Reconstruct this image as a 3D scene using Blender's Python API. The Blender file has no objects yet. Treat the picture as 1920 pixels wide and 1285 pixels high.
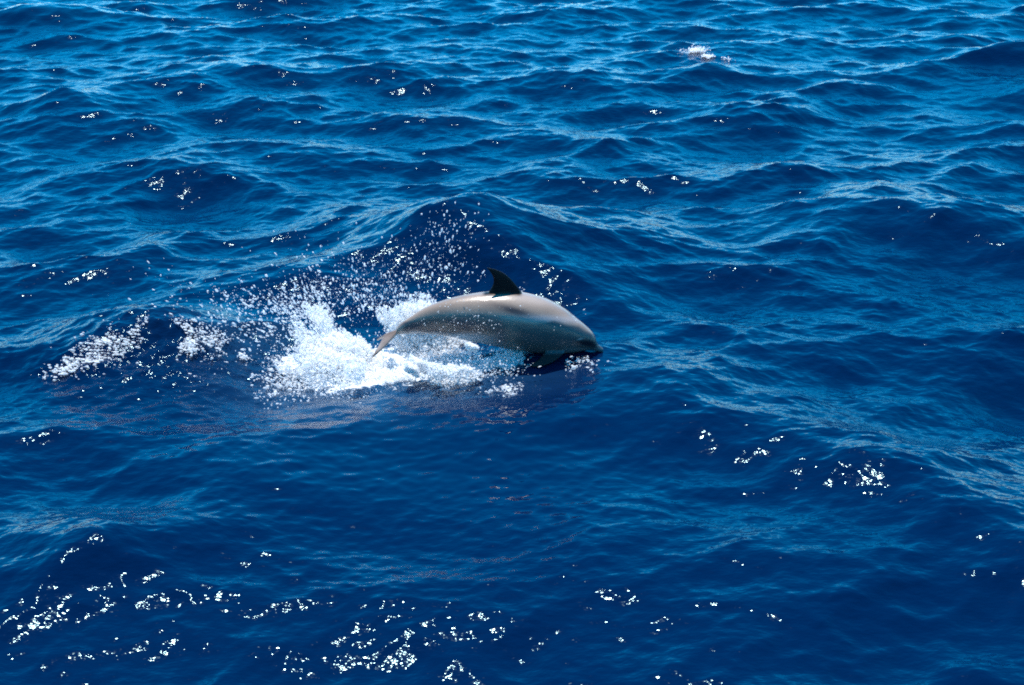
import bpy, bmesh, math, random
import numpy as np

R = math.radians
scene = bpy.context.scene
col = scene.collection

# ------------------------------------------------------------------ camera
H, PITCH, LENS = 4.75, 22.5, 50.0
cam_d = bpy.data.cameras.new('camera')
cam = bpy.data.objects.new('camera', cam_d)
col.objects.link(cam)
cam_d.lens, cam_d.sensor_width = LENS, 36.0
cam_d.clip_start, cam_d.clip_end = 0.1, 12000
cam.location = (0, 0, H)
cam.rotation_euler = (R(90 - PITCH), 0, 0)
scene.camera = cam

# ------------------------------------------------------------------ sky and sun
SUN_EL, SUN_AZ = 69.5, -19.0          # azimuth from the view axis (+Y), clockwise
w = bpy.data.worlds.new('World')
scene.world = w
w.use_nodes = True
wn, wl = w.node_tree.nodes, w.node_tree.links
sky = wn.new('ShaderNodeTexSky')
sky.sky_type = 'NISHITA'
sky.sun_disc = False
sky.sun_elevation = R(SUN_EL)
sky.sun_rotation = R(SUN_AZ)
sky.altitude = 0
sky.air_density, sky.dust_density, sky.ozone_density = 0.78, 0.0, 9.0
hsv = wn.new('ShaderNodeHueSaturation')          # the photograph's deep, slightly cyan grading of the blue
hsv.inputs['Hue'].default_value, hsv.inputs['Saturation'].default_value = 0.481, 1.40
wl.new(sky.outputs[0], hsv.inputs['Color'])
wl.new(hsv.outputs[0], wn['Background'].inputs[0])
wn['Background'].inputs[1].default_value = 0.15

sd = bpy.data.lights.new('sun', 'SUN')
sd.energy, sd.angle, sd.color = 3.8, R(0.53), (1.0, 0.96, 0.905)
sun = bpy.data.objects.new('sun', sd)
col.objects.link(sun)
# a sun lamp shines along its -Z: tilt it so that the light comes from +Y (behind the dolphin)
sun.rotation_euler = (-R(90 - SUN_EL), 0, -R(SUN_AZ))

vs = scene.view_settings
vs.view_transform, vs.look, vs.exposure, vs.gamma = 'Standard', 'None', 1.05, 1.0
vs.use_curve_mapping = False
scene.cycles.use_denoising = False
scene.cycles.filter_width = 1.85
scene.cycles.sample_clamp_indirect = 1.0
scene.cycles.sample_clamp_direct = 6.0
scene.cycles.max_bounces = 12
scene.cycles.diffuse_bounces = 8
scene.cycles.transmission_bounces = 8
scene.cycles.transparent_max_bounces = 24

# ------------------------------------------------------------------ helpers
FPX = LENS / 36.0 * 1920.0
CP, SP = math.cos(R(PITCH)), math.sin(R(PITCH))


def at(px, py, y):
    """the point of the place that stands y metres out from the boat on the line of sight of a spot of the photo"""
    u, v = (px - 960) / FPX, (642.5 - py) / FPX
    dy, dz = CP + v * SP, -SP + v * CP
    t = y / dy
    return np.array((u * t, y, H + dz * t))


def ground(px, py, z=0.0):
    u, v = (px - 960) / FPX, (642.5 - py) / FPX
    dy, dz = CP + v * SP, -SP + v * CP
    t = (z - H) / dz
    return np.array((u * t, dy * t, z))


def smooth(e0, e1, x):
    t = np.clip((x - e0) / (e1 - e0), 0, 1)
    return t * t * (3 - 2 * t)


def tag(o, label, cat=None, group=None, kind=None):
    o['label'] = label
    if cat: o['category'] = cat
    if group: o['group'] = group
    if kind: o['kind'] = kind
    return o


def quad_mesh(name, co, faces):
    me = bpy.data.meshes.new(name)
    faces = np.asarray(faces, dtype=np.int32)
    n, k = faces.shape
    me.vertices.add(len(co)); me.vertices.foreach_set('co', np.asarray(co, dtype=np.float32).ravel())
    me.loops.add(n * k); me.loops.foreach_set('vertex_index', faces.ravel())
    me.polygons.add(n)
    me.polygons.foreach_set('loop_start', np.arange(0, n * k, k, dtype=np.int32))
    me.polygons.foreach_set('use_smooth', np.ones(n, dtype=bool))
    me.update(calc_edges=True)
    return me


def attr(me, name, data, typ='FLOAT'):
    a = me.attributes.new(name, typ, 'POINT')
    if typ == 'FLOAT':
        a.data.foreach_set('value', np.asarray(data, dtype=np.float32))
    else:
        a.data.foreach_set('color' if 'COLOR' in typ else 'vector', np.asarray(data, dtype=np.float32).ravel())


class Field3:
    """smooth periodic random field, for clumping the spray"""
    def __init__(self, seed, n=48, cut=0.22):
        rng = np.random.default_rng(seed)
        f = np.fft.fftn(rng.standard_normal((n, n, n)))
        k = np.fft.fftfreq(n)
        kk = np.sqrt(k[:, None, None] ** 2 + k[None, :, None] ** 2 + k[None, None, :] ** 2)
        f *= np.exp(-(kk / cut) ** 2 * 2)
        g = np.real(np.fft.ifftn(f))
        self.g, self.n = (g - g.mean()) / g.std(), n

    def __call__(self, p, cell):
        q = p / cell
        i = np.floor(q).astype(int); f = q - i; f = f * f * (3 - 2 * f)
        n, g, out = self.n, self.g, 0
        for a in (0, 1):
            for b in (0, 1):
                for c in (0, 1):
                    wgt = (f[:, 0] if a else 1 - f[:, 0]) * (f[:, 1] if b else 1 - f[:, 1]) * (f[:, 2] if c else 1 - f[:, 2])
                    out = out + wgt * g[(i[:, 0] + a) % n, (i[:, 1] + b) % n, (i[:, 2] + c) % n]
        return out


def nodes_of(m):
    m.use_nodes = True
    return m.node_tree.nodes, m.node_tree.links, m.node_tree.nodes['Principled BSDF']


# ------------------------------------------------------------------ the sea: grid
def axis(steps):
    """coordinates from (start, end, spacing at start, spacing at end) runs"""
    out = [steps[0][0]]
    for a, b, s0, s1 in steps:
        while out[-1] < b - 1e-6:
            t = (out[-1] - a) / (b - a)
            out.append(min(b, out[-1] + s0 + (s1 - s0) * t))
    return np.array(out)


xp = axis([(0, 4.2, .0155, .0155), (4.2, 11.5, .0155, .05), (11.5, 40, .05, 3.5), (40, 6000, 3.5, 900)])
X1 = np.concatenate([-xp[:0:-1], xp])
Y1 = np.concatenate([-axis([(-5.2, 30, .12, 4.0), (30, 6000, 4.0, 900)])[:0:-1],
                     axis([(5.2, 9.5, .0135, .0150), (9.5, 13.5, .0150, .023), (13.5, 31, .023, .07), (31, 90, .07, 5), (90, 9000, 4, 1200)])])
nx, ny = len(X1), len(Y1)


def spectrum_tile(L, n, lmin, lmax, B, lobes, seed, chop, tilt=0.0):
    """wind sea with a k^-4 elevation spectrum, evaluated exactly on the (uneven) grid"""
    rng = np.random.default_rng(seed)
    k1 = np.arange(-n, n + 1) * (2 * np.pi / L)
    kx, ky = k1[None, :], k1[:, None]
    k = np.sqrt(kx * kx + ky * ky); k[n, n] = 1
    th = np.arctan2(ky, kx)
    D = 0
    for (wt, t0, s) in lobes:
        c = np.cos(th - R(t0))
        D = D + wt * np.where(c > 0, c, 0) ** s * (s + 1.5) / 4.5
    kmin, kmax = 2 * np.pi / lmax, 2 * np.pi / lmin
    S = B * k ** -4 * (k / 5.0) ** -tilt * D * np.exp(-(kmin / k) ** 3) * np.exp(-(k / kmax) ** 4)
    S[n, n] = 0
    dk = 2 * np.pi / L
    A = np.sqrt(S) * dk * (rng.standard_normal(k.shape) + 1j * rng.standard_normal(k.shape))
    A = A.astype(np.complex64)
    N = 2048

    def field(M):
        full = np.zeros((N, N), np.complex64)
        full[np.ix_(np.arange(-n, n + 1) % N, np.arange(-n, n + 1) % N)] = M
        g = np.real(np.fft.ifft2(full)).astype(np.float32) * (N * N)
        for coord, ax in ((Y1, 0), (X1, 1)):                     # cubic look-up, one axis at a time
            q = coord / L * N
            i = np.floor(q).astype(int); f = (q - i).astype(np.float32)
            f = f[:, None] if ax == 0 else f[None, :]
            p = [np.take(g, (i + o) % N, axis=ax) for o in (-1, 0, 1, 2)]
            g = .5 * (2 * p[1] + (p[2] - p[0]) * f + (2 * p[0] - 5 * p[1] + 4 * p[2] - p[3]) * f ** 2 + (3 * p[1] - p[0] - 3 * p[2] + p[3]) * f ** 3)
        return g
    return field(A), field(1j * kx / k * A) * chop, field(1j * ky / k * A) * chop


XX, YY = np.meshgrid(X1, Y1)
lob = [(0.55, -84, 6), (0.40, -126, 7), (0.40, -48, 7), (0.10, 90, 2)]
h1, dx1, dy1 = spectrum_tile(52.0, 230, 0.22, 4.0, 0.0078, lob, 11, 0.95, .22)
lob2 = [(0.6, -85, 2), (0.3, -130, 2), (0.3, -40, 2), (0.2, 90, 1)]
h2, dx2, dy2 = spectrum_tile(14.7, 300, 0.07, 0.24, 0.0064, lob2, 5, 0.6)
fx = 1 - smooth(14, 24, np.abs(X1))[None, :]
fy = ((1 - smooth(34, 60, Y1)) * smooth(2.5, 4.5, Y1))[:, None]
big = (1 - 0.8 * smooth(20, 60, np.abs(X1))[None, :]) * (1 - 0.8 * smooth(40, 110, np.abs(Y1)))[:, None]
h1 *= big; dx1 *= big; dy1 *= big
h2 *= fx * fy; dx2 *= fx * fy; dy2 *= fx * fy


# the swells one can pick out: (x, y, half length, half width towards us, half width away, turn in degrees, height)
def swell(px, py, z, sl, sf, sb, ang, amp):
    g = ground(px, py, z)
    ca, sa = math.cos(R(ang)), math.sin(R(ang))
    u = (XX - g[0]) * ca + (YY - g[1]) * sa
    v = -(XX - g[0]) * sa + (YY - g[1]) * ca
    s = np.where(v < 0, sf, sb)
    return amp * np.exp(-(u / sl) ** 2 - (np.abs(v) / s) ** 1.8)


SW = [
    (865, 392, .50, 1.3, 1.0, 1.3, 8, .44),        # the peaked wave behind the dolphin
    (560, 500, .25, 1.0, .55, .9, 30, .18),         # its left shoulder
    (1010, 480, .35, 1.5, .6, .9, -48, .22),        # its right shoulder, running towards us
    (255, 592, .33, .95, .50, .75, 4, .36),         # the sparkling hump on the left
    (1620, 372, .45, 2.2, .9, 1.6, -4, .36),        # the dark swell on the right
    (1500, 800, .20, 2.6, .8, .9, -38, .15),        # the pale shoulder crossing the right half
    (400, 850, .12, 1.1, .45, .6, -25, .12),
    (1450, 1010, .20, 2.4, .9, .8, -16, .20),       # the dark near face
    (120, 1000, .15, 1.0, .6, .6, 22, .15),
    (1880, 70, .4, 1.1, .6, .8, -5, .38),
    (420, 95, .4, 1.5, .8, 1.0, -6, .24),
    (110, 150, .4, 1.3, .8, .9, -6, .22),
    (1310, 100, .35, .8, .5, .7, -18, .26),
]
SW += [(70, 12, .3, 1.4, .6, .9, 3, .34), (1000, 680, .0, 1.5, 1.3, .7, -4, .07), (870, 1010, .0, 1.9, 1.6, 1.2, -6, -.13), (960, 790, .0, 1.0, .95, .45, -4, .09)]        # the hollow under the dolphin
h0 = 0
for a in SW:
    h0 = h0 + swell(*a)
# calm water where the dolphin has just smoothed it, choppier water on the sparkling hump
hump = swell(265, 640, .25, 1.1, .5, .5, 2, 1.0)
slick = 1 - np.minimum(.85, .65 * swell(880, 770, .05, 1.5, 1.0, 1.0, 0, 1.0) + .75 * swell(830, 900, .05, 1.5, .8, .8, -5, 1.0) + .7 * swell(880, 1000, .05, 1.5, .7, .7, -5, 1.0))
h1 *= slick; dx1 *= slick; dy1 *= slick
glass = np.minimum(1, swell(800, 860, .05, 1.7, .75, 1.0, -4, 1.15))          # the glassy slick the dolphin leaves
h2 *= 1 - .3 * glass
Z = h0 + h1 + h2 * (1 + 2.0 * hump)
PX, PY = XX + dx1 + dx2, YY + dy1 + dy2


def surf(x, y):
    i = np.clip(np.searchsorted(X1, x), 0, nx - 1)
    j = np.clip(np.searchsorted(Y1, y), 0, ny - 1)
    return Z[j, i]


co = np.stack([PX, PY, Z], -1).reshape(-1, 3)
ii = (np.arange(ny - 1)[:, None] * nx + np.arange(nx - 1)[None, :]).ravel()
faces = np.stack([ii, ii + 1, ii + nx + 1, ii + nx], -1)
me = quad_mesh('sea', co, faces)

# where foam floats on the water: patches churned up by the dolphin
def patch(px, py, sx, sy, ang, amp=1.0, z=0.08):
    g = ground(px, py, z)
    ca, sa = math.cos(R(ang)), math.sin(R(ang))
    u = ((XX - g[0]) * ca + (YY - g[1]) * sa) / sx
    v = (-(XX - g[0]) * sa + (YY - g[1]) * ca) / sy
    return amp * np.exp(-(u * u + v * v))

foam = 0
for p in [(640, 670, .50, .34, -10, 1.5), (580, 660, .30, .2, -5, .5), (700, 690, .40, .22, 0, 1.1), (860, 690, .62, .20, -4, .95), (800, 640, .5, .3, 0, .9),
          (950, 680, .22, .12, 10, .8), (940, 730, .12, .08, 0, .6), (820, 720, .4, .12, 0, .5)]:
    foam = foam + patch(*p)
foam = np.minimum(foam, 1.6)
attr(me, 'foam', foam.ravel())
aer = sum(patch(*p) for p in [(650, 700, .75, .55, 0, .9), (850, 710, .8, .4, 0, .6), (520, 640, .7, .35, 0, .5)])
attr(me, 'ripple', ((1 - .85 * glass) * (1 + 1.1 * hump)).ravel())
attr(me, 'bubbles', np.minimum(aer, 1).ravel())

sea_m = bpy.data.materials.new('sea_water')
n, l, b = nodes_of(sea_m)
b.inputs['Base Color'].default_value = (0.0001, 0.0068, 0.034, 1)
b.inputs['Roughness'].default_value = 0.045
b.inputs['IOR'].default_value = 1.333
b.inputs['Specular Tint'].default_value = (0.5, 0.9, 1.0, 1)
tc = n.new('ShaderNodeTexCoord')
ba = n.new('ShaderNodeAttribute'); ba.attribute_name = 'bubbles'
bn = n.new('ShaderNodeTexNoise'); bn.inputs['Scale'].default_value = 3.2; bn.inputs['Detail'].default_value = 5; bn.inputs['Distortion'].default_value = .5
l.new(tc.outputs['Object'], bn.inputs['Vector'])
bmul = n.new('ShaderNodeMath'); bmul.operation = 'MULTIPLY'; l.new(ba.outputs['Fac'], bmul.inputs[0]); l.new(bn.outputs['Fac'], bmul.inputs[1])
bmix = n.new('ShaderNodeMix'); bmix.data_type = 'RGBA'
bmix.inputs[6].default_value = b.inputs['Base Color'].default_value[:]; bmix.inputs[7].default_value = (.018, .075, .15, 1)
l.new(bmul.outputs[0], bmix.inputs[0]); l.new(bmix.outputs[2], b.inputs['Base Color'])
mp = n.new('ShaderNodeMapping'); mp.inputs['Scale'].default_value = (0.55, 1.0, 1.0); mp.inputs['Rotation'].default_value = (0, 0, R(-8))
l.new(tc.outputs['Object'], mp.inputs[0])
nz = n.new('ShaderNodeTexNoise'); nz.inputs['Scale'].default_value = 20; nz.inputs['Detail'].default_value = 2.3; nz.inputs['Roughness'].default_value = .55
l.new(mp.outputs[0], nz.inputs['Vector'])
bp = n.new('ShaderNodeBump'); bp.inputs['Distance'].default_value = 0.0068
rp = n.new('ShaderNodeAttribute'); rp.attribute_name = 'ripple'
hm = n.new('ShaderNodeMath'); hm.operation = 'MULTIPLY'
l.new(rp.outputs['Fac'], hm.inputs[0]); l.new(nz.outputs['Fac'], hm.inputs[1])
bp.inputs['Strength'].default_value = 1.0
l.new(hm.outputs[0], bp.inputs['Height'])
l.new(bp.outputs[0], b.inputs['Normal'])
# foam on the surface
fa = n.new('ShaderNodeAttribute'); fa.attribute_name = 'foam'
vo = n.new('ShaderNodeTexNoise'); vo.inputs['Scale'].default_value = 11; vo.inputs['Detail'].default_value = 6; vo.inputs['Roughness'].default_value = .68; vo.inputs['Distortion'].default_value = .6
l.new(tc.outputs['Object'], vo.inputs['Vector'])
ad = n.new('ShaderNodeMath'); ad.operation = 'MULTIPLY_ADD'; ad.inputs[1].default_value = 0.42
l.new(fa.outputs['Fac'], ad.inputs[0]); l.new(vo.outputs['Fac'], ad.inputs[2])
mr = n.new('ShaderNodeMapRange'); mr.inputs['From Min'].default_value = .78; mr.inputs['From Max'].default_value = .90
l.new(ad.outputs[0], mr.inputs['Value'])
fb = n.new('ShaderNodeBsdfPrincipled'); fb.inputs['Base Color'].default_value = (.80, .82, .83, 1); fb.inputs['Roughness'].default_value = .55
fbp = n.new('ShaderNodeBump'); fbp.inputs['Distance'].default_value = .03; fbp.inputs['Strength'].default_value = 1
l.new(vo.outputs['Fac'], fbp.inputs['Height']); l.new(fbp.outputs[0], fb.inputs['Normal'])
mx = n.new('ShaderNodeMixShader')
l.new(mr.outputs[0], mx.inputs[0]); l.new(b.outputs[0], mx.inputs[1]); l.new(fb.outputs[0], mx.inputs[2])
l.new(mx.outputs[0], n['Material Output'].inputs['Surface'])
me.materials.append(sea_m)
sea = bpy.data.objects.new('sea', me)
col.objects.link(sea)
tag(sea, 'deep blue choppy open sea with sun glints filling the picture', kind='structure')

# ------------------------------------------------------------------ the dolphin
YD = 10.9
SC = FPX / (YD * CP + (H - .4) * SP)          # pixels per metre at the dolphin
P0 = at(960, 600, YD)


def loc(px, py):
    p = at(px, py, YD)
    return np.array((p[0] - P0[0], p[2] - P0[2]))


# station: photo x, top, bottom of the body's outline, width to height
ST = [(744, 615, 628, .80), (752, 606, 627, .66), (770, 594, 626, .58), (800, 576, 626, .66), (840, 561, 631, .76), (880, 552, 640, .82), (920, 547, 648, .85),
      (960, 546, 656, .86), (1000, 553, 662, .86), (1030, 563, 664, .86), (1060, 580, 663, .88), (1080, 596, 661, .88), (1095, 608, 658, .88),
      (1106, 618, 656, .86), (1112, 625, 656, .84), (1116, 632, 658, .82), (1119, 641, 659, .85), (1122, 646, 660, .9), (1125, 648.5, 660.5, .95), (1128.5, 651, 661, 1.0), (1131, 653, 661, 1.1)]
C, HH, WW = [], [], []
for px, t, bt, wr in ST:
    a = (bt - t) / 2
    C.append(loc(px, (t + bt) / 2))
    hh = a / SC / math.sqrt(CP ** 2 + (wr * SP) ** 2)
    HH.append(hh); WW.append(hh * wr)
C, HH, WW = np.array(C), np.array(HH), np.array(WW)


def resample(v, m):
    """Catmull-Rom through the stations"""
    v = np.asarray(v, float)
    if v.ndim == 1: v = v[:, None]
    p = np.concatenate([2 * v[:1] - v[1:2], v, 2 * v[-1:] - v[-2:-1]])
    t = np.linspace(0, len(v) - 1 - 1e-9, m)
    i = t.astype(int); f = (t - i)[:, None]
    a, b_, c, d = p[i], p[i + 1], p[i + 2], p[i + 3]
    return .5 * (2 * b_ + (c - a) * f + (2 * a - 5 * b_ + 4 * c - d) * f ** 2 + (3 * b_ - a - 3 * c + d) * f ** 3)


NS, NR = 150, 40
Cs, Hs, Ws = resample(C, NS), resample(HH, NS)[:, 0], resample(WW, NS)[:, 0]
# sections stand upright in the middle and turn with the spine at the tail; the head keeps its own bend
T = np.gradient(Cs, axis=0); T /= np.linalg.norm(T, axis=1)[:, None]
verts, fcs = [], []
ph = np.linspace(0, 2 * np.pi, NR, endpoint=False)
for i in range(NS):
    cz, sz = np.cos(ph), np.sin(ph)
    ex = 2 / 2.15
    oy = np.sign(cz) * np.abs(cz) ** ex * Ws[i] * (1 - .10 * np.clip(-sz, 0, 1))
    oz = np.sign(sz) * np.abs(sz) ** ex * Hs[i]
    verts += [(Cs[i, 0], -oy[k], Cs[i, 1] + oz[k]) for k in range(NR)]
for i in range(NS - 1):
    for k in range(NR):
        q = (k + 1) % NR
        fcs.append((i * NR + k, (i + 1) * NR + k, (i + 1) * NR + q, i * NR + q))
dol_v, dol_f = [list(v) for v in verts], [list(f) for f in fcs]
dol_f.append([k for k in range(NR)])
dol_f.append([(NS - 1) * NR + k for k in range(NR)][::-1])


def foil(outline, to3, thick, tmin=.006):
    """closed thin foil: outline (2D, in order), to3(u, v, t) puts it in the body; thickest inside"""
    o = np.array(outline, float)
    c = o.mean(0)
    rings = [1.0, .93, .75, .45]
    base = len(dol_v)
    m = len(o)
    for side in (1, -1):
        for r in rings:
            for p in o:
                q = c + (p - c) * r
                th = tmin + (thick - tmin) * (1 - r) ** .6 if r < 1 else tmin * .6
                dol_v.append(list(to3(q[0], q[1], side * th)))
        dol_v.append(list(to3(c[0], c[1], side * thick)))
    half = m * len(rings) + 1
    for s, off in ((0, base), (1, base + half)):
        for r in range(len(rings) - 1):
            for k in range(m):
                q = (k + 1) % m
                f = [off + r * m + k, off + r * m + q, off + (r + 1) * m + q, off + (r + 1) * m + k]
                dol_f.append(f if s == 0 else f[::-1])
        for k in range(m):
            q = (k + 1) % m
            f = [off + (len(rings) - 1) * m + k, off + (len(rings) - 1) * m + q, off + half - 1]
            dol_f.append(f if s == 0 else f[::-1])
    for k in range(m):
        q = (k + 1) % m
        dol_f.append([base + q, base + k, base + half + k, base + half + q])


def curve2(pts, m):
    return resample(np.array(pts, float), m)


# dorsal fin: outline read in the plane of the spine
fin = [loc(*p) for p in [(986, 556), (976, 545), (964, 530), (950, 516), (932, 506), (913, 502), (920, 510), (925, 522), (924, 534), (917, 546), (908, 556), (930, 575), (960, 580), (980, 575)]]
foil(curve2(fin + fin[:1], 56)[:-1], lambda u, v, t: (u, t, v), .017)

# flukes: a plane through the tail's direction and the side axis
tail = Cs[3]
td = np.array((-.93, 0, -.36)); td /= np.linalg.norm(td)
for s in (1, -1):
    la = np.array((-.16, -.80, -.56)) if s < 0 else np.array((-.10, .82, -.42))
    la /= np.linalg.norm(la)
    nr = np.cross(td, la); nr /= np.linalg.norm(nr)
    fl = [(-.03, -.01), (.0, .035), (.035, .09), (.08, .155), (.135, .215), (.195, .262), (.205, .262), (.185, .20), (.165, .13), (.148, .06), (.135, .012), (.12, -.015), (.05, -.02)]
    foil(curve2(fl + fl[:1], 52)[:-1],
         lambda u, v, t, la=la, nr=nr: np.array((tail[0], 0, tail[1])) + td * u * .95 + .74 * la * v + nr * t, .014)

# flippers
for s in (-1, 1):
    root = loc(1043, 645)
    ax = np.array((-.72, -.50 * (1 if s < 0 else 1), -.42)); ax /= np.linalg.norm(ax)      # along the flipper (x, side, z)
    ax[1] *= 1
    ch = np.array((.62, -.35, -.45)); ch -= ax * ax.dot(ch); ch /= np.linalg.norm(ch)      # towards its leading edge
    nn = np.cross(ax, ch)
    fl = [(-.06, -.055), (-.05, .06), (.0, .078), (.07, .080), (.14, .068), (.21, .040), (.27, .0), (.305, -.045), (.27, -.040), (.20, -.035), (.12, -.045), (.04, -.06)]
    o3 = np.array((root[0], -.115, root[1]))

    def put(u, v, t, s=s, o3=o3):
        p = o3 + ax * u * .90 + ch * v * .85 + nn * t
        return (p[0], p[1] if s < 0 else -p[1], p[2])
    foil(curve2(fl + fl[:1], 52)[:-1], put, .017)

dm = bpy.data.meshes.new('dolphin_shell')
dm.from_pydata([tuple(map(float, v)) for v in dol_v], [], dol_f)
bmx = bmesh.new(); bmx.from_mesh(dm); bmesh.ops.recalc_face_normals(bmx, faces=bmx.faces); bmx.to_mesh(dm); bmx.free()
tmp = bpy.data.objects.new('tmp', dm); col.objects.link(tmp)
md = tmp.modifiers.new('r', 'REMESH'); md.mode = 'VOXEL'; md.voxel_size = .0048; md.use_smooth_shade = True
ms = tmp.modifiers.new('s', 'SMOOTH'); ms.factor = .5; ms.iterations = 10
dg = bpy.context.evaluated_depsgraph_get()
dmesh = bpy.data.meshes.new_from_object(tmp.evaluated_get(dg))
dmesh.name = 'dolphin'
bpy.data.objects.remove(tmp)
dmesh.polygons.foreach_set('use_smooth', np.ones(len(dmesh.polygons), dtype=bool))

# lay the skin of the trunk back onto its smooth section (the fins keep their own shape)
nv = len(dmesh.vertices)
V = np.empty(nv * 3, np.float32); dmesh.vertices.foreach_get('co', V); V = V.reshape(-1, 3).astype(float)
xi = [np.interp(V[:, 0], Cs[:, 0], q) for q in (Cs[:, 1], Hs, Ws)]
e_ = (V[:, 2] - xi[0]) / xi[1]
nar = np.ones(nv)
for _ in range(3):
    y_ = V[:, 1] / (xi[2] * nar)
    rho = (np.abs(y_) ** 2.15 + np.abs(e_) ** 2.15) ** (1 / 2.15)
    nar = 1 - .10 * np.clip(-np.sign(e_) * (np.abs(e_) / np.maximum(rho, .05)) ** 1.075, 0, 1)
trunk = (1 - smooth(.006, .016, np.abs(rho - 1) * xi[1])) * smooth(Cs[4, 0], Cs[12, 0], V[:, 0]) * (1 - smooth(Cs[-10, 0], Cs[-4, 0], V[:, 0]))
f_ = 1 + (1 / np.maximum(rho, .3) - 1) * trunk
V[:, 1] *= f_
V[:, 2] = xi[0] + (V[:, 2] - xi[0]) * f_
dmesh.vertices.foreach_set('co', V.astype(np.float32).ravel())
dmesh.update()

# skin colours with painted shade and highlights: where along the body and how far up the flank each point lies
nv = len(dmesh.vertices)
V = np.empty(nv * 3, np.float32); dmesh.vertices.foreach_get('co', V); V = V.reshape(-1, 3).astype(float)
idx = np.clip(np.searchsorted(Cs[:, 0], V[:, 0]), 0, NS - 1)
sx = (V[:, 0] - Cs[0, 0]) / (Cs[-1, 0] - Cs[0, 0])                 # 0 tail .. 1 beak
el = (V[:, 2] - Cs[idx, 1]) / np.maximum(Hs[idx], .01)             # -1 belly .. 1 back
rad = np.sqrt((V[:, 1] / np.maximum(Ws[idx], .01)) ** 2 + el ** 2)
isfin = smooth(1.06, 1.2, rad)
F = Field3(3)
nzv = F(V + 5, .05) * .5 + F(V + 9, .018) * .3


def mixc(a, b_, t):
    return a + (np.asarray(b_) - a) * t[:, None]


c = np.tile(np.array((.33, .238, .178)), (nv, 1)) * (1 + (.14 * F(V * (.5, 1, 1) + 2, .09) + .10 * F(V * (.25, 1, 1) + 6, .025))[:, None])                       # tan grey back
fx_ = 960 + V[:, 0] * SC                                             # flank coordinates, the same on both sides
fy_ = 600 - SC * (V[:, 2] * CP - np.abs(V[:, 1]) * SP)
band = lambda x, a, b_, s: smooth(a - s, a + s, x) * (1 - smooth(b_ - s, b_ + s, x))


def blot(cx, cy, rx, ry, ang):
    ca, sa = math.cos(R(ang)), math.sin(R(ang))
    u, v = (fx_ - cx) * ca + (fy_ - cy) * sa, -(fx_ - cx) * sa + (fy_ - cy) * ca
    return np.exp(-(u / rx) ** 2 - (v / ry) ** 2)


c = mixc(c, (.48, .39, .33), .6 * blot(990, 562, 60, 10, 10))
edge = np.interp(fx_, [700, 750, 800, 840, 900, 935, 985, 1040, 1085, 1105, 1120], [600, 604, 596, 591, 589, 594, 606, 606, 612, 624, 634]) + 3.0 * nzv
dkr = smooth(-3, 5, fy_ - edge) * (1 - smooth(930, 985, fx_))  # rear flank: its own dark band, deepened by painted shade
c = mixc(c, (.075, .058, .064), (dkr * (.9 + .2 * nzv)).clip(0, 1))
c = mixc(c, (.06, .045, .042), (1.1 * blot(968, 586, 42, 8, 17)).clip(0, 1))  # dark wedge below the fin: marking and painted fin shadow together
c = mixc(c, (.55, .47, .45), .8 * blot(1030, 599, 62, 7, 2))  # pale flank stripe, lightened further to stand for sunlight on it
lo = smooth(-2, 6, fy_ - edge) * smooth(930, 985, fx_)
c = mixc(c, (.050, .064, .070), lo * .93)  # shade of the lower front flank painted into its grey
bel = smooth(620, 634, fy_ + 3 * nzv) * (1 - smooth(850, 960, fx_))
c = mixc(c, (.55, .56, .58), bel)
c = mixc(c, (.05, .04, .042), (smooth(1096, 1116, fx_) * smooth(618, 632, fy_) * .9).clip(0, 1))
c = mixc(c, (.008, .008, .011), (1.3 * blot(1099, 643, 20, 6, 8)).clip(0, 1))
c = mixc(c, (.50, .45, .42), .7 * blot(1087, 636, 6, 1.6, -10))  # painted highlight above the eye
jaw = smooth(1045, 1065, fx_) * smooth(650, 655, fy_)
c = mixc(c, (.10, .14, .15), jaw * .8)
tl = 1 - smooth(.0, .05, sx)
c = mixc(c, (.22, .145, .105), tl * .95)
c = mixc(c, (.42, .34, .29), tl * (.5 * F(V + 4, .022)).clip(0, 1))
fin_dark = isfin * smooth(.30, .36, sx) * (1 - smooth(.70, .75, sx)) * smooth(.3, .6, el)
fin_dark = np.maximum(fin_dark, band(sx, .42, .60, .012) * (1 - smooth(.012, .075, np.abs(V[:, 1]))) * smooth(.8, .95, el))
c = mixc(c, (.012, .011, .012), fin_dark)  # fin and its base painted near black, as on their shaded side
flip = isfin * smooth(.55, .6, sx) * (1 - smooth(-.35, -.1, el))
c = mixc(c, (.028, .025, .025), flip)
c = np.clip(c * .80 * (1 + .06 * nzv[:, None]), .005, .8)
attr(dmesh, 'gloss', .5 * (1 - .8 * np.maximum(fin_dark, flip)))
attr(dmesh, 'pigment_shade', np.concatenate([c, np.ones((nv, 1))], 1), 'FLOAT_COLOR')

dmat = bpy.data.materials.new('dolphin_skin')
n, l, b = nodes_of(dmat)
pa = n.new('ShaderNodeAttribute'); pa.attribute_name = 'pigment_shade'
tc = n.new('ShaderNodeTexCoord')
sn = n.new('ShaderNodeTexNoise'); sn.inputs['Scale'].default_value = 60; sn.inputs['Detail'].default_value = 4
l.new(tc.outputs['Object'], sn.inputs['Vector'])
mrr = n.new('ShaderNodeMapRange'); mrr.inputs['To Min'].default_value = .18; mrr.inputs['To Max'].default_value = .45
l.new(sn.outputs['Fac'], mrr.inputs['Value']); l.new(mrr.outputs[0], b.inputs['Roughness'])
fn = n.new('ShaderNodeTexNoise'); fn.inputs['Scale'].default_value = 22; fn.inputs['Detail'].default_value = 5; fn.inputs['Distortion'].default_value = .8
fm = n.new('ShaderNodeMapping'); fm.inputs['Scale'].default_value = (.45, 1, 1.2)
l.new(tc.outputs['Object'], fm.inputs[0]); l.new(fm.outputs[0], fn.inputs['Vector'])
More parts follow.
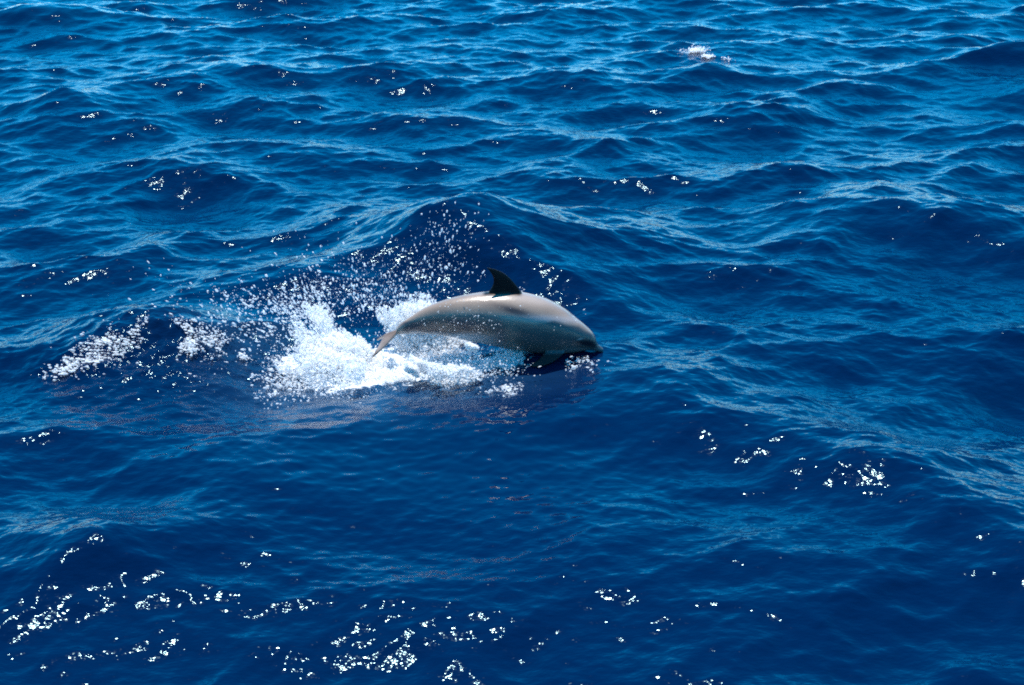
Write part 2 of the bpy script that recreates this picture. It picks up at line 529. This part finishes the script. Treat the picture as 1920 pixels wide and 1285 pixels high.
fbm = n.new('ShaderNodeBump'); fbm.inputs['Distance'].default_value = .006; fbm.inputs['Strength'].default_value = 1
l.new(fn.outputs['Fac'], fbm.inputs['Height']); l.new(fbm.outputs[0], b.inputs['Coat Normal'])
sb = n.new('ShaderNodeBump'); sb.inputs['Distance'].default_value = .0012; sb.inputs['Strength'].default_value = .6
l.new(sn.outputs['Fac'], sb.inputs['Height']); l.new(sb.outputs[0], b.inputs['Normal'])
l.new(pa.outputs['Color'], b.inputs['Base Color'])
ga = n.new('ShaderNodeAttribute'); ga.attribute_name = 'gloss'
l.new(ga.outputs['Fac'], b.inputs['Specular IOR Level']); 
gm = n.new('ShaderNodeMath'); gm.operation = 'MULTIPLY'; gm.inputs[1].default_value = .75
l.new(ga.outputs['Fac'], gm.inputs[0]); l.new(gm.outputs[0], b.inputs['Coat Weight'])
b.inputs['IOR'].default_value = 1.4
b.inputs['Coat Roughness'].default_value = .05
dmesh.materials.clear(); dmesh.materials.append(dmat)
dol = bpy.data.objects.new('dolphin', dmesh)
col.objects.link(dol)
dol.location = P0
tag(dol, 'tan grey dolphin with dark dorsal fin leaping to the right out of the sea', 'dolphin')

# eye, seated in the skin of the near side and of the far side
em = bpy.data.materials.new('wet_eye')
n, l, b = nodes_of(em)
en = n.new('ShaderNodeTexNoise'); en.inputs['Scale'].default_value = 80
er = n.new('ShaderNodeValToRGB'); er.color_ramp.elements[0].color = (.004, .004, .005, 1); er.color_ramp.elements[1].color = (.02, .014, .01, 1)
l.new(en.outputs['Fac'], er.inputs[0]); l.new(er.outputs[0], b.inputs['Base Color'])
b.inputs['Roughness'].default_value = .05
for s in (-1, 1):
    e = loc(1092, 641)
    k = int(np.clip(np.searchsorted(Cs[:, 0], e[0]), 0, NS - 1))
    elv = (e[1] - Cs[k, 1]) / Hs[k]
    ysk = Ws[k] * math.sqrt(max(0, 1 - elv * elv))
    bm = bmesh.new(); bmesh.ops.create_icosphere(bm, subdivisions=3, radius=.014)
    for v in bm.verts: v.co.z *= .75
    for f in bm.faces: f.smooth = True
    m2 = bpy.data.meshes.new('eye'); bm.to_mesh(m2); bm.free(); m2.materials.append(em)
    eo = bpy.data.objects.new('eye', m2); col.objects.link(eo); eo.parent = dol
    eo.location = (e[0], s * (ysk - .006), e[1])

# ------------------------------------------------------------------ spray and white water
wm = bpy.data.materials.new('white_water')
n, l, b = nodes_of(wm)
b.inputs['Base Color'].default_value = (.95, .95, .95, 1)
b.inputs['Roughness'].default_value = .25
b.inputs['IOR'].default_value = 1.333
tr = n.new('ShaderNodeBsdfTranslucent'); tr.inputs['Color'].default_value = (.97, .97, .97, 1)
tp = n.new('ShaderNodeBsdfTransparent')
mx = n.new('ShaderNodeMixShader'); mx.inputs[0].default_value = .5
l.new(b.outputs[0], mx.inputs[1]); l.new(tr.outputs[0], mx.inputs[2])
wnz = n.new('ShaderNodeTexNoise'); wnz.inputs['Scale'].default_value = 40
wr_ = n.new('ShaderNodeMapRange'); wr_.inputs['To Min'].default_value = .15; wr_.inputs['To Max'].default_value = .45
l.new(wnz.outputs['Fac'], wr_.inputs['Value'])
mx2 = n.new('ShaderNodeMixShader')
l.new(wr_.outputs[0], mx2.inputs[0]); l.new(mx.outputs[0], mx2.inputs[1]); l.new(tp.outputs[0], mx2.inputs[2])
l.new(mx2.outputs[0], n['Material Output'].inputs['Surface'])


def droplet_group(name, seed, sub):
    g = bpy.data.node_groups.new(name, 'GeometryNodeTree')
    g.interface.new_socket('Geometry', in_out='INPUT', socket_type='NodeSocketGeometry')
    g.interface.new_socket('Geometry', in_out='OUTPUT', socket_type='NodeSocketGeometry')
    N, L = g.nodes, g.links
    gi, go = N.new('NodeGroupInput'), N.new('NodeGroupOutput')
    ico = N.new('GeometryNodeMeshIcoSphere'); ico.inputs['Subdivisions'].default_value = sub; ico.inputs['Radius'].default_value = 1
    sm = N.new('GeometryNodeSetShadeSmooth')
    mt = N.new('GeometryNodeSetMaterial'); mt.inputs['Material'].default_value = wm
    iop = N.new('GeometryNodeInstanceOnPoints')
    L.new(gi.outputs[0], iop.inputs['Points'])
    L.new(ico.outputs[0], sm.inputs[0]); L.new(sm.outputs[0], mt.inputs[0]); L.new(mt.outputs[0], iop.inputs['Instance'])
    ra = N.new('GeometryNodeInputNamedAttribute'); ra.data_type = 'FLOAT_VECTOR'; ra.inputs['Name'].default_value = 'size'
    L.new(ra.outputs[0], iop.inputs['Scale'])
    rv = N.new('GeometryNodeInputNamedAttribute'); rv.data_type = 'FLOAT_VECTOR'; rv.inputs['Name'].default_value = 'turn'
    L.new(rv.outputs[0], iop.inputs['Rotation'])
    L.new(iop.outputs[0], go.inputs[0])
    return g


def spray(name, pts, rad, seed, label, cat, sub=2, stretch=3.2):
    rng = np.random.default_rng(seed)
    me = bpy.data.meshes.new(name)
    me.vertices.add(len(pts)); me.vertices.foreach_set('co', pts.astype(np.float32).ravel())
    sz = rad[:, None] * rng.uniform(.6, 1.2, (len(pts), 3))
    sz[:, 2] *= 1 + (stretch - 1) * rng.random(len(pts)) ** 2
    attr(me, 'size', sz, 'FLOAT_VECTOR')
    d = pts - np.array((-1.0, 11.0, -.35)) + rng.standard_normal(pts.shape) * .28
    d /= np.linalg.norm(d, axis=1)[:, None]
    attr(me, 'turn', np.stack([np.zeros(len(pts)), np.arccos(d[:, 2]), np.arctan2(d[:, 1], d[:, 0])], 1), 'FLOAT_VECTOR')
    me.materials.append(wm)
    o = bpy.data.objects.new(name, me); col.objects.link(o)
    md = o.modifiers.new('droplets', 'NODES'); md.node_group = droplet_group(name, seed, sub)
    tag(o, label, cat, kind='stuff')
    return o


RNG = np.random.default_rng(77)
FA, FB, FC = Field3(21), Field3(22), Field3(23)


def cloud(n, centre, sig, clump, cell, thr, up=0.0):
    """droplets round a centre, gathered into strings and clots by two random fields"""
    e = RNG.standard_normal((n, 3))
    p = np.asarray(centre) + e * np.asarray(sig) * 1.3
    d = np.array((-.75, .1, .65)); d /= np.linalg.norm(d)          # the water is torn along its flight
    q = p - d * (p @ d)[:, None] * .6
    f = FA(q + 31, cell) + .75 * FB(q + 57, cell * .42) + .5 * FC(q + 11, cell * .17)
    return p[f > thr + .22 * ((e ** 2).sum(1) - 1.2)]


def above(p, lift=-.01):
    z = surf(p[:, 0], p[:, 1])
    return p[p[:, 2] > z + lift]


def onto(p, amp):
    """droplets that lie heaped on the water"""
    z = surf(p[:, 0], p[:, 1])
    q = p.copy(); q[:, 2] = z + np.abs(RNG.standard_normal(len(p))) * amp
    return q


def sizes(n, lo, hi, k=2.2):
    return lo + (hi - lo) * RNG.random(n) ** k


tailw = at(730, 638, YD)


def clear(p):
    """no white water in front of the flukes and the flipper"""
    a = (np.abs(p[:, 0] - tailw[0]) < .16) & (np.abs(p[:, 2] - tailw[2]) < .17) & (p[:, 1] < 11.03) & (RNG.random(len(p)) < .86)
    fl = at(1020, 668, 10.7)
    b_ = (np.abs(p[:, 0] - fl[0]) < .17) & (p[:, 1] < 11.1)
    return p[~(a | b_)]


core, core_r = [], []
lump, lump_r = [], []
for (px, py, y, sx_, sy_, sz_, n_, thr, nl) in [
    (640, 668, 11.05, .20, .12, .055, 50000, -1.2, 5200),
    (695, 645, 11.15, .14, .10, .075, 36000, -1.2, 3600),
    (600, 655, 11.15, .16, .10, .050, 26000, -.35, 420),
    (720, 612, 11.2, .14, .07, .050, 16000, -.2, 300),
    (545, 622, 11.3, .20, .08, .050, 18000, .35, 25),
    (497, 592, 11.45, .10, .05, .040, 12000, .15, 50),
    (600, 590, 11.4, .24, .08, .050, 12000, .75, 30),
    (690, 695, 10.9, .22, .10, .028, 18000, -.5, 1100),
    (470, 642, 11.1, .20, .07, .035, 12000, .55, 40),
    (800, 588, 11.2, .14, .04, .035, 14000, -.2, 160),
    (865, 552, 11.1, .14, .03, .020, 9000, .0, 60),
    (836, 530, 11.02, .016, .015, .055, 7000, -1.0, 160),
    (775, 640, 11.2, .20, .07, .045, 22000, -.7, 1400),
    (850, 688, 10.46, .26, .06, .030, 32000, .10, 800),
    (765, 688, 10.52, .18, .07, .035, 24000, -.15, 1100),
    (880, 652, 10.52, .13, .025, .018, 14000, .1, 90),
    (955, 685, 10.48, .08, .03, .015, 6000, .2, 50),
    (1131, 653, 10.84, .022, .02, .022, 700, -1, 10),
]:
    q = clear(above(cloud(n_, at(px, py, y), (sx_, sy_, sz_), 1, .075, thr)))
    core.append(q); core_r.append(sizes(len(q), .0012, .0085, 3.2))
    q = clear(above(cloud(nl, at(px, py, y), (sx_ * .85, sy_ * .8, sz_ * .75), 1, .075, thr + .1)))
    lump.append(q); lump_r.append(sizes(len(q), .008, .028, 1.8))
# churned lace lying on the water in front of the dolphin
for (px, py, sx_, sy_, n_, thr, am) in [(640, 680, .34, .16, 12000, -.5, .05), (860, 690, .42, .12, 16000, .25, .025), (900, 660, .26, .07, 6000, .1, .04),
                                        (960, 685, .13, .06, 3500, .2, .03), (940, 735, .07, .05, 700, .5, .012), (800, 690, .26, .13, 7000, .2, .03)]:
    g = ground(px, py, .08)
    q = clear(onto(cloud(n_, g, (sx_, sy_, .02), 1, .06, thr), am))
    core.append(q); core_r.append(sizes(len(q), .0012, .008, 2.8))
    q = clear(onto(cloud(n_ // 30, g, (sx_ * .9, sy_ * .9, .02), 1, .06, thr + .3), am * .4))
    lump.append(q); lump_r.append(sizes(len(q), .010, .022))
core, core_r = np.concatenate(core), np.concatenate(core_r)
spray('white_water', core, core_r, 1, 'white churned foam thrown up around the tail of the dolphin', 'white water')

# the thick of it: clots that run together into one torn mass
lump, lump_r = np.concatenate(lump), np.concatenate(lump_r)
bm = bmesh.new(); bmesh.ops.create_icosphere(bm, subdivisions=2, radius=1)
bm.verts.index_update()
iv = np.array([v.co[:] for v in bm.verts]); itf = np.array([[v.index for v in f.verts] for f in bm.faces]); bm.free()
lv = lump[:, None, :] + iv[None] * (lump_r[:, None, None] * RNG.uniform(.7, 1.3, (len(lump), 1, 3)))
lf = itf[None] + (np.arange(len(lump)) * len(iv))[:, None, None]
tmp = bpy.data.objects.new('tmp', quad_mesh('tmp', lv.reshape(-1, 3), lf.reshape(-1, 3))); col.objects.link(tmp)
md = tmp.modifiers.new('r', 'REMESH'); md.mode = 'VOXEL'; md.voxel_size = .0085; md.use_smooth_shade = True
ms = tmp.modifiers.new('s', 'SMOOTH'); ms.factor = .5; ms.iterations = 2
dg = bpy.context.evaluated_depsgraph_get()
lm = bpy.data.meshes.new_from_object(tmp.evaluated_get(dg)); lm.name = 'foam_mass'
bpy.data.objects.remove(tmp)
lm.materials.clear(); lm.materials.append(wm)
fo = bpy.data.objects.new('foam_mass', lm); col.objects.link(fo)
tag(fo, 'thick white mass of torn foam at the heart of the splash by the flukes', 'foam', kind='stuff')

dr, dr_r = [], []
for (px, py, y, sx_, sy_, sz_, n_, thr, lo, hi) in [
    (640, 560, 11.5, .50, .25, .09, 4600, .3, .0012, .010),
    (800, 505, 11.7, .30, .22, .11, 1000, .2, .0012, .010),
    (680, 515, 11.8, .60, .3, .13, 1400, .2, .0012, .009),
    (470, 600, 11.2, .35, .2, .12, 1600, .1, .003, .010),
    (850, 430, 12.0, .16, .2, .07, 160, .2, .003, .010),
    (880, 690, 10.5, .28, .15, .05, 900, .2, .003, .008),
    (900, 600, 10.7, .35, .05, .06, 260, 0, .002, .005),
]:
    q = above(cloud(n_, at(px, py, y), (sx_, sy_, sz_), 1, .16, thr), .0)
    q = q[(q[:, 0] + np.abs(RNG.standard_normal(len(q))) * .22 < at(930, 480, 11.7)[0]) | (q[:, 1] < 11.15)]
    dr.append(q); dr_r.append(sizes(len(q), lo, hi, 4.5))
dr, dr_r = np.concatenate(dr), np.concatenate(dr_r)
spray('spray_droplets', dr, dr_r, 2, 'loose white spray droplets flying above the splash behind the dolphin', 'spray')


def on_sea(px, py):
    g = ground(px, py, .1)
    for _ in range(6):
        g = ground(px, py, .5 * g[2] + .5 * float(surf(g[0], g[1])))
    return g


def crest(name, runs, seed, label, cat):
    P = []
    for (px, py, sx_, sy_, ang, n_, thr, am) in runs:
        g = on_sea(px, py)
        e = RNG.standard_normal((n_, 2)) * (sx_, sy_)
        ca, sa = math.cos(R(ang)), math.sin(R(ang))
        p = np.stack([g[0] + e[:, 0] * ca - e[:, 1] * sa, g[1] + e[:, 0] * sa + e[:, 1] * ca, np.zeros(n_)], 1)
        P.append(onto(p[FC(p + 8, .035) > thr], am))
    P = np.concatenate(P)
    spray(name, P, sizes(len(P), .002, .012, 3) if name == 'whitecap' else sizes(len(P), .002, .0105, 2.6), seed, label, cat)


crest('whitecap', [(1303, 97, .09, .07, 0, 1800, -.6, .035), (1328, 106, .16, .05, -30, 900, .1, .012)], 9,
      'small white breaking crest on a far wave, upper right of the dolphin', 'whitecap')
crest('crest_foam', [(140, 683, .13, .05, 22, 260, -9, .004), (190, 655, .16, .08, 25, 420, -.2, .004), (235, 625, .22, .07, 12, 420, .1, .004), (350, 648, .12, .06, -25, 460, -.2, .006),
                     (425, 650, .14, .06, -5, 460, -.1, .008), (300, 606, .26, .05, 0, 260, .1, .004), (270, 660, .3, .12, 0, 160, .2, .004)], 10,
      'broken white foam sparkling on the wave crest left of the splash', 'foam')
